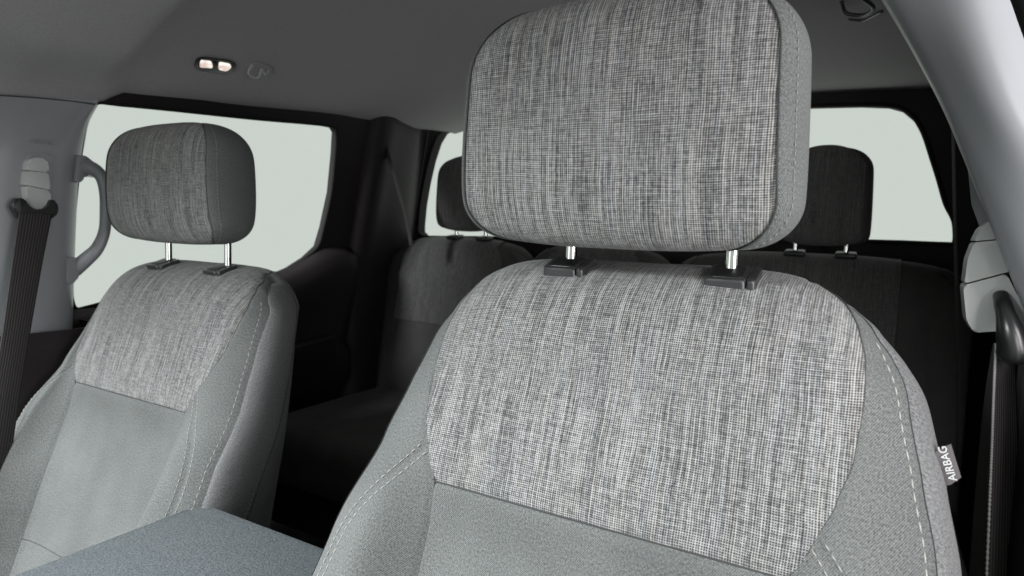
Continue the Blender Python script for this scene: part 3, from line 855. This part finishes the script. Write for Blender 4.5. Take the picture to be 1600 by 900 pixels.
# ---- rear bench seat
bench = thing('rear_bench_seat', (-.4, .95, -.4), 'rear bench seat below the back window, colour darkened for shade', 'rear seat')
def rear_back(x0, x1, shoulder_l, shoulder_r):
    cx, hw = (x0+x1)/2, (x1-x0)/2
    rows = []
    y0 = 1.035
    prof = [(1.12, -.75), (1.12, -.3), (1.115, -.08), (1.10, -.025), (1.07, -.004), (1.035, .0), (1.0, -.012), (.975, -.045), (.958, -.12), (.935, -.25), (.905, -.38), (.865, -.62)]
    P = cr(prof, 6)
    for i, p in enumerate(P):
        zz = p.y; c = Vector((1.05+(zz+.1)*.0, max(-.6, min(-.07, zz-.0)))) ; c.x = 1.04 if zz > -.1 else 1.04+(p.x-1.04)*.35
        w = hw*(1-.0*zz) - (.05 if p.x > .99 and zz > -.05 else .05*sst((zz+.09)/.09))
        rows.append((p.x, zz, c.x, c.y, w, hw-.006))
    return Loft(rows, .22, .012), cx
for k, (x0, x1) in enumerate(((-1.135, -.665), (-.655, -.265), (-.255, .345))):
    lf, cx = rear_back(x0, x1, 1, 1); n = len(lf.rows)-1
    wi = (lambda lf: (lambda f: lf.rows[max(0, min(len(lf.rows)-1, int(round(f))))][4]))(lf)
    b_ = strip_panel('backrest', lf, 0, n-.001, 110, lambda f: -wi(f), wi, 40, M['knit_shade'], None, dip=.003, dipw=.006)
    b_.location.x = cx; par(b_, bench)
    iw = lambda f: min(.185, wi(f)-.03)
    wpn = strip_panel('woven_panel', lf, 20, 54, 50, lambda f: -iw(f)*.95, lambda f: iw(f)*.95, 40, M['woven_shade'], b_, dip=-.001)
    for v in wpn.data.vertices: v.co += Vector((0, -.0028, .0020))
    for sd in (-1, 1): cap_panel('side_panel', lf, sd, 0, n, 100, 8, M['knit_shade'], b_)
    bm = bmesh.new(); box(bm, (cx, .70, -.53), ((x1-x0)-.006, .50, .14), None, .045, 5)
    for v in bm.verts: v.co.z += .018*math.cos((v.co.x-cx)/(x1-x0)*3.0)*(1 if v.co.z > -.53 else 0) - .06*(v.co.y-.45)*.0
    par(frombm('seat_cushion', bm, M['knit_shade']), bench)
bm = bmesh.new(); box(bm, (-.4, .70, -.66), (1.42, .40, .12), None, .01); par(frombm('cushion_base', bm, M['dark'], None, True, 40), bench)
for o in bench.children:
    if o.name.startswith('seat_cushion'):
        l = o.data.uv_layers.new(name='UVMap')
        for lp in o.data.loops: c = o.data.vertices[lp.vertex_index].co; l.data[lp.index].uv = (c.x, c.y+c.z)
for cx in (-.860, .066):
    lf = loft_headrest(.078, .046, .108, .995, .128, .05, .02, 2.8, 64, .12, .014)
    h = build_headrest(None, lf, M['woven_shade'], M['knit_shade'], hi=False, stitch=False)
    h.location.x = cx; par(h, bench)
    for sx in (-.051, .051):
        p_ = rod(h, sx, 1.02, -.004, .06, .0058)
        bm = bmesh.new(); box(bm, (sx, 1.013, .002), (.042, .036, .012), Matrix.Rotation(R(8), 3, 'X'), .004); frombm('headrest_guide', bm, M['black'], h)

# ---- centre console lid
con = thing('centre_console', (-.385, -.35, -.6), 'blue grey grained centre console lid between the two front seats', 'console')
bm = bmesh.new()
zt = -.31; xl, xr, yr, yf = -.507, -.255, -.082, -.62
pts = []
for cx_, cy_, a0 in ((xr-.02, yr-.02, 0), (xl+.022, yr-.022, 90), (xl+.02, yf+.02, 180), (xr-.02, yf+.02, 270)):
    for k in range(7): a = R(a0+15*k); pts.append(Vector((cx_+.021*math.cos(a), cy_+.021*math.sin(a), zt)))
prism(bm, pts, Vector((0, 0, -.035)), .007, 4); par(frombm('lid', bm, M['console'], None, True, 50), con)
bm = bmesh.new(); box(bm, ((xl+xr)/2, (yr+yf)/2, -.58), (xr-xl-.012, yr-yf-.012, .465), None, .01); par(frombm('console_body', bm, M['dark'], None, True, 40), con)

# ---- reading lamp and coat hooks on the headliner
def roof_frame(u, v):
    p = on_roof(u, v); e = .004
    n = Vector((-(roof_z(p.x+e, p.y)-roof_z(p.x-e, p.y))/(2*e), -(roof_z(p.x, p.y+e)-roof_z(p.x, p.y-e))/(2*e), 1)).normalized()*-1
    return p, n
dl = None
p, n = roof_frame(337, 103)
dl = thing('reading_lamp', p, 'small lit twin reading lamp on the headliner above the left rear window', 'lamp')
def onrf(u, v, off=0.): return onp(u, v, p+n*off, n)
bm = bmesh.new(); prism(bm, [onrf(u, v, .004) for u, v in rounded([(308, 93), (320, 91), (360, 96), (371, 102), (362, 116), (350, 117), (312, 111), (303, 107)], 5)], -n*.012, .0015); par(frombm('lamp_housing', bm, M['black_side'], None, True, 40), dl)
for q in ([(314, 95), (331, 97), (333, 107), (312, 106)], [(343, 98), (360, 101), (362, 106), (354, 112), (341, 109)]):
    bm = bmesh.new(); prism(bm, [onrf(u, v, .0062) for u, v in rounded(q, 3)], -n*.006, .001); par(frombm('lamp_lens', bm, M['lens'], None, True, 40), dl)
bm = bmesh.new(); prism(bm, [onrf(u, v, .0062) for u, v in rounded([(333, 98), (341, 99), (340, 109), (334, 108)], 2)], -n*.005, .001); par(frombm('lamp_switch', bm, M['black'], None, True, 40), dl)

p, n = roof_frame(405, 115)
hk = thing('coat_hook', p, 'small grey coat hook on the headliner beside the reading lamp', 'coat hook', 'coat hooks on the headliner')
bm = bmesh.new(); prism(bm, [onp(u, v, p+n*.003, n) for u, v in rounded([(390, 102), (405, 99), (424, 105), (427, 115), (415, 126), (398, 126), (386, 116)], 4)], -n*.01, .0015); par(frombm('hook_base', bm, M['headliner'], None, True, 40), hk)
bm = bmesh.new(); tube(bm, cr([tuple(onp(u, v, p+n*o, n)) for u, v, o in ((395, 102, .006), (388, 113, .014), (396, 121, .02), (405, 120, .02), (409, 108, .016), (415, 116, .018), (419, 110, .01))], 5), .0022, 8); par(frombm('hook_loop', bm, M['trim_light']), hk)
p, n = roof_frame(1345, 16)
hk2 = thing('coat_hook', p, 'grey folded coat hook on the headliner at the top right', 'coat hook', 'coat hooks on the headliner')
bm = bmesh.new(); prism(bm, [onp(u, v, p+n*.002, n) for u, v in rounded([(1318, -6), (1360, -8), (1382, 16), (1362, 30), (1326, 30), (1316, 14)], 6)], -n*.01, .0015); par(frombm('hook_base', bm, M['headliner'], None, True, 40), hk2)
bm = bmesh.new(); tube(bm, cr([tuple(onp(u, v, p+n*o, n)) for u, v, o in ((1315, 3, .004), (1319, 16, .012), (1326, 22, .016), (1345, 24, .017), (1358, 20, .016), (1364, 10, .012), (1340, -8, .008))], 5), .0028, 8)
tube(bm, cr([tuple(onp(u, v, p+n*o, n)) for u, v, o in ((1326, 30, .006), (1348, 32, .006), (1362, 26, .006), (1378, 18, .004))], 5), .002, 8); par(frombm('hook_loop', bm, M['black_side']), hk2)

# ---- front seats
def copy_tree(o, parent=None, skip=()):
    c = o.copy(); COL.objects.link(c)
    if parent: c.parent = parent
    for ch in list(o.children):
        if ch.name.split('.')[0] in skip: continue
        copy_tree(ch, c, skip)
    return c
seat, shell, slf = build_front_seat('front_seat', (0, 0, 0), 'near driver seat with large tweed headrest in the foreground')
HL = loft_headrest(.122, .044, .099, -.054, .115, .056, .038, 2.7, 120, .07, .014)
hr = build_headrest(seat, HL, M['woven_head'], M['knit'])
hr.location = (-.009, 0, .0035)
for sx in (-.0725, .0725):
    guide(shell, sx, button=sx > 0, s=1.0).location = (.004, -.005, -.005); rod(hr, sx+.009, .0, -.02, .09)
seat2 = copy_tree(seat); seat2.location = (-.769, .087, -.046)
tag(seat2, 'passenger seat further back with dark sided headrest at the left of the picture')
for c in seat2.children:
    if c.name.startswith('headrest'): 
        c.location = (-.004, .030, .022); c.scale = (1.04, 1, .93)
        for q in c.children:
            if q.name.startswith('headrest_post'): q.location.y = -.030

# airbag tag sewn in the outer side seam of the near seat
def onseat(u, v, y): return aty(u, v, y)
ty = -.040
tg = [(1460, 707), (1474, 699), (1486, 694), (1502, 746), (1486, 757), (1476, 760)]
bm = bmesh.new(); prism(bm, [aty(u, v, ty) for u, v in tg], Vector((0, .0012, 0)), 0)
tgo = frombm('airbag_tag', bm, M['tag'], seat, False)
a, b_ = aty(1487, 746, ty-.0006), aty(1472, 702, ty-.0006)
c = aty(1481, 724, ty-.0007); xa = (b_-a).normalized(); za = Vector((0, -1, 0)); ya = za.cross(xa)
Mx = Matrix(((xa.x, ya.x, za.x, c.x), (xa.y, ya.y, za.y, c.y), (xa.z, ya.z, za.z, c.z), (0, 0, 0, 1)))
tx = text_mesh('AIRBAG', .0068, M['white'], Mx, 'lettering', .0001); tx.parent = tgo
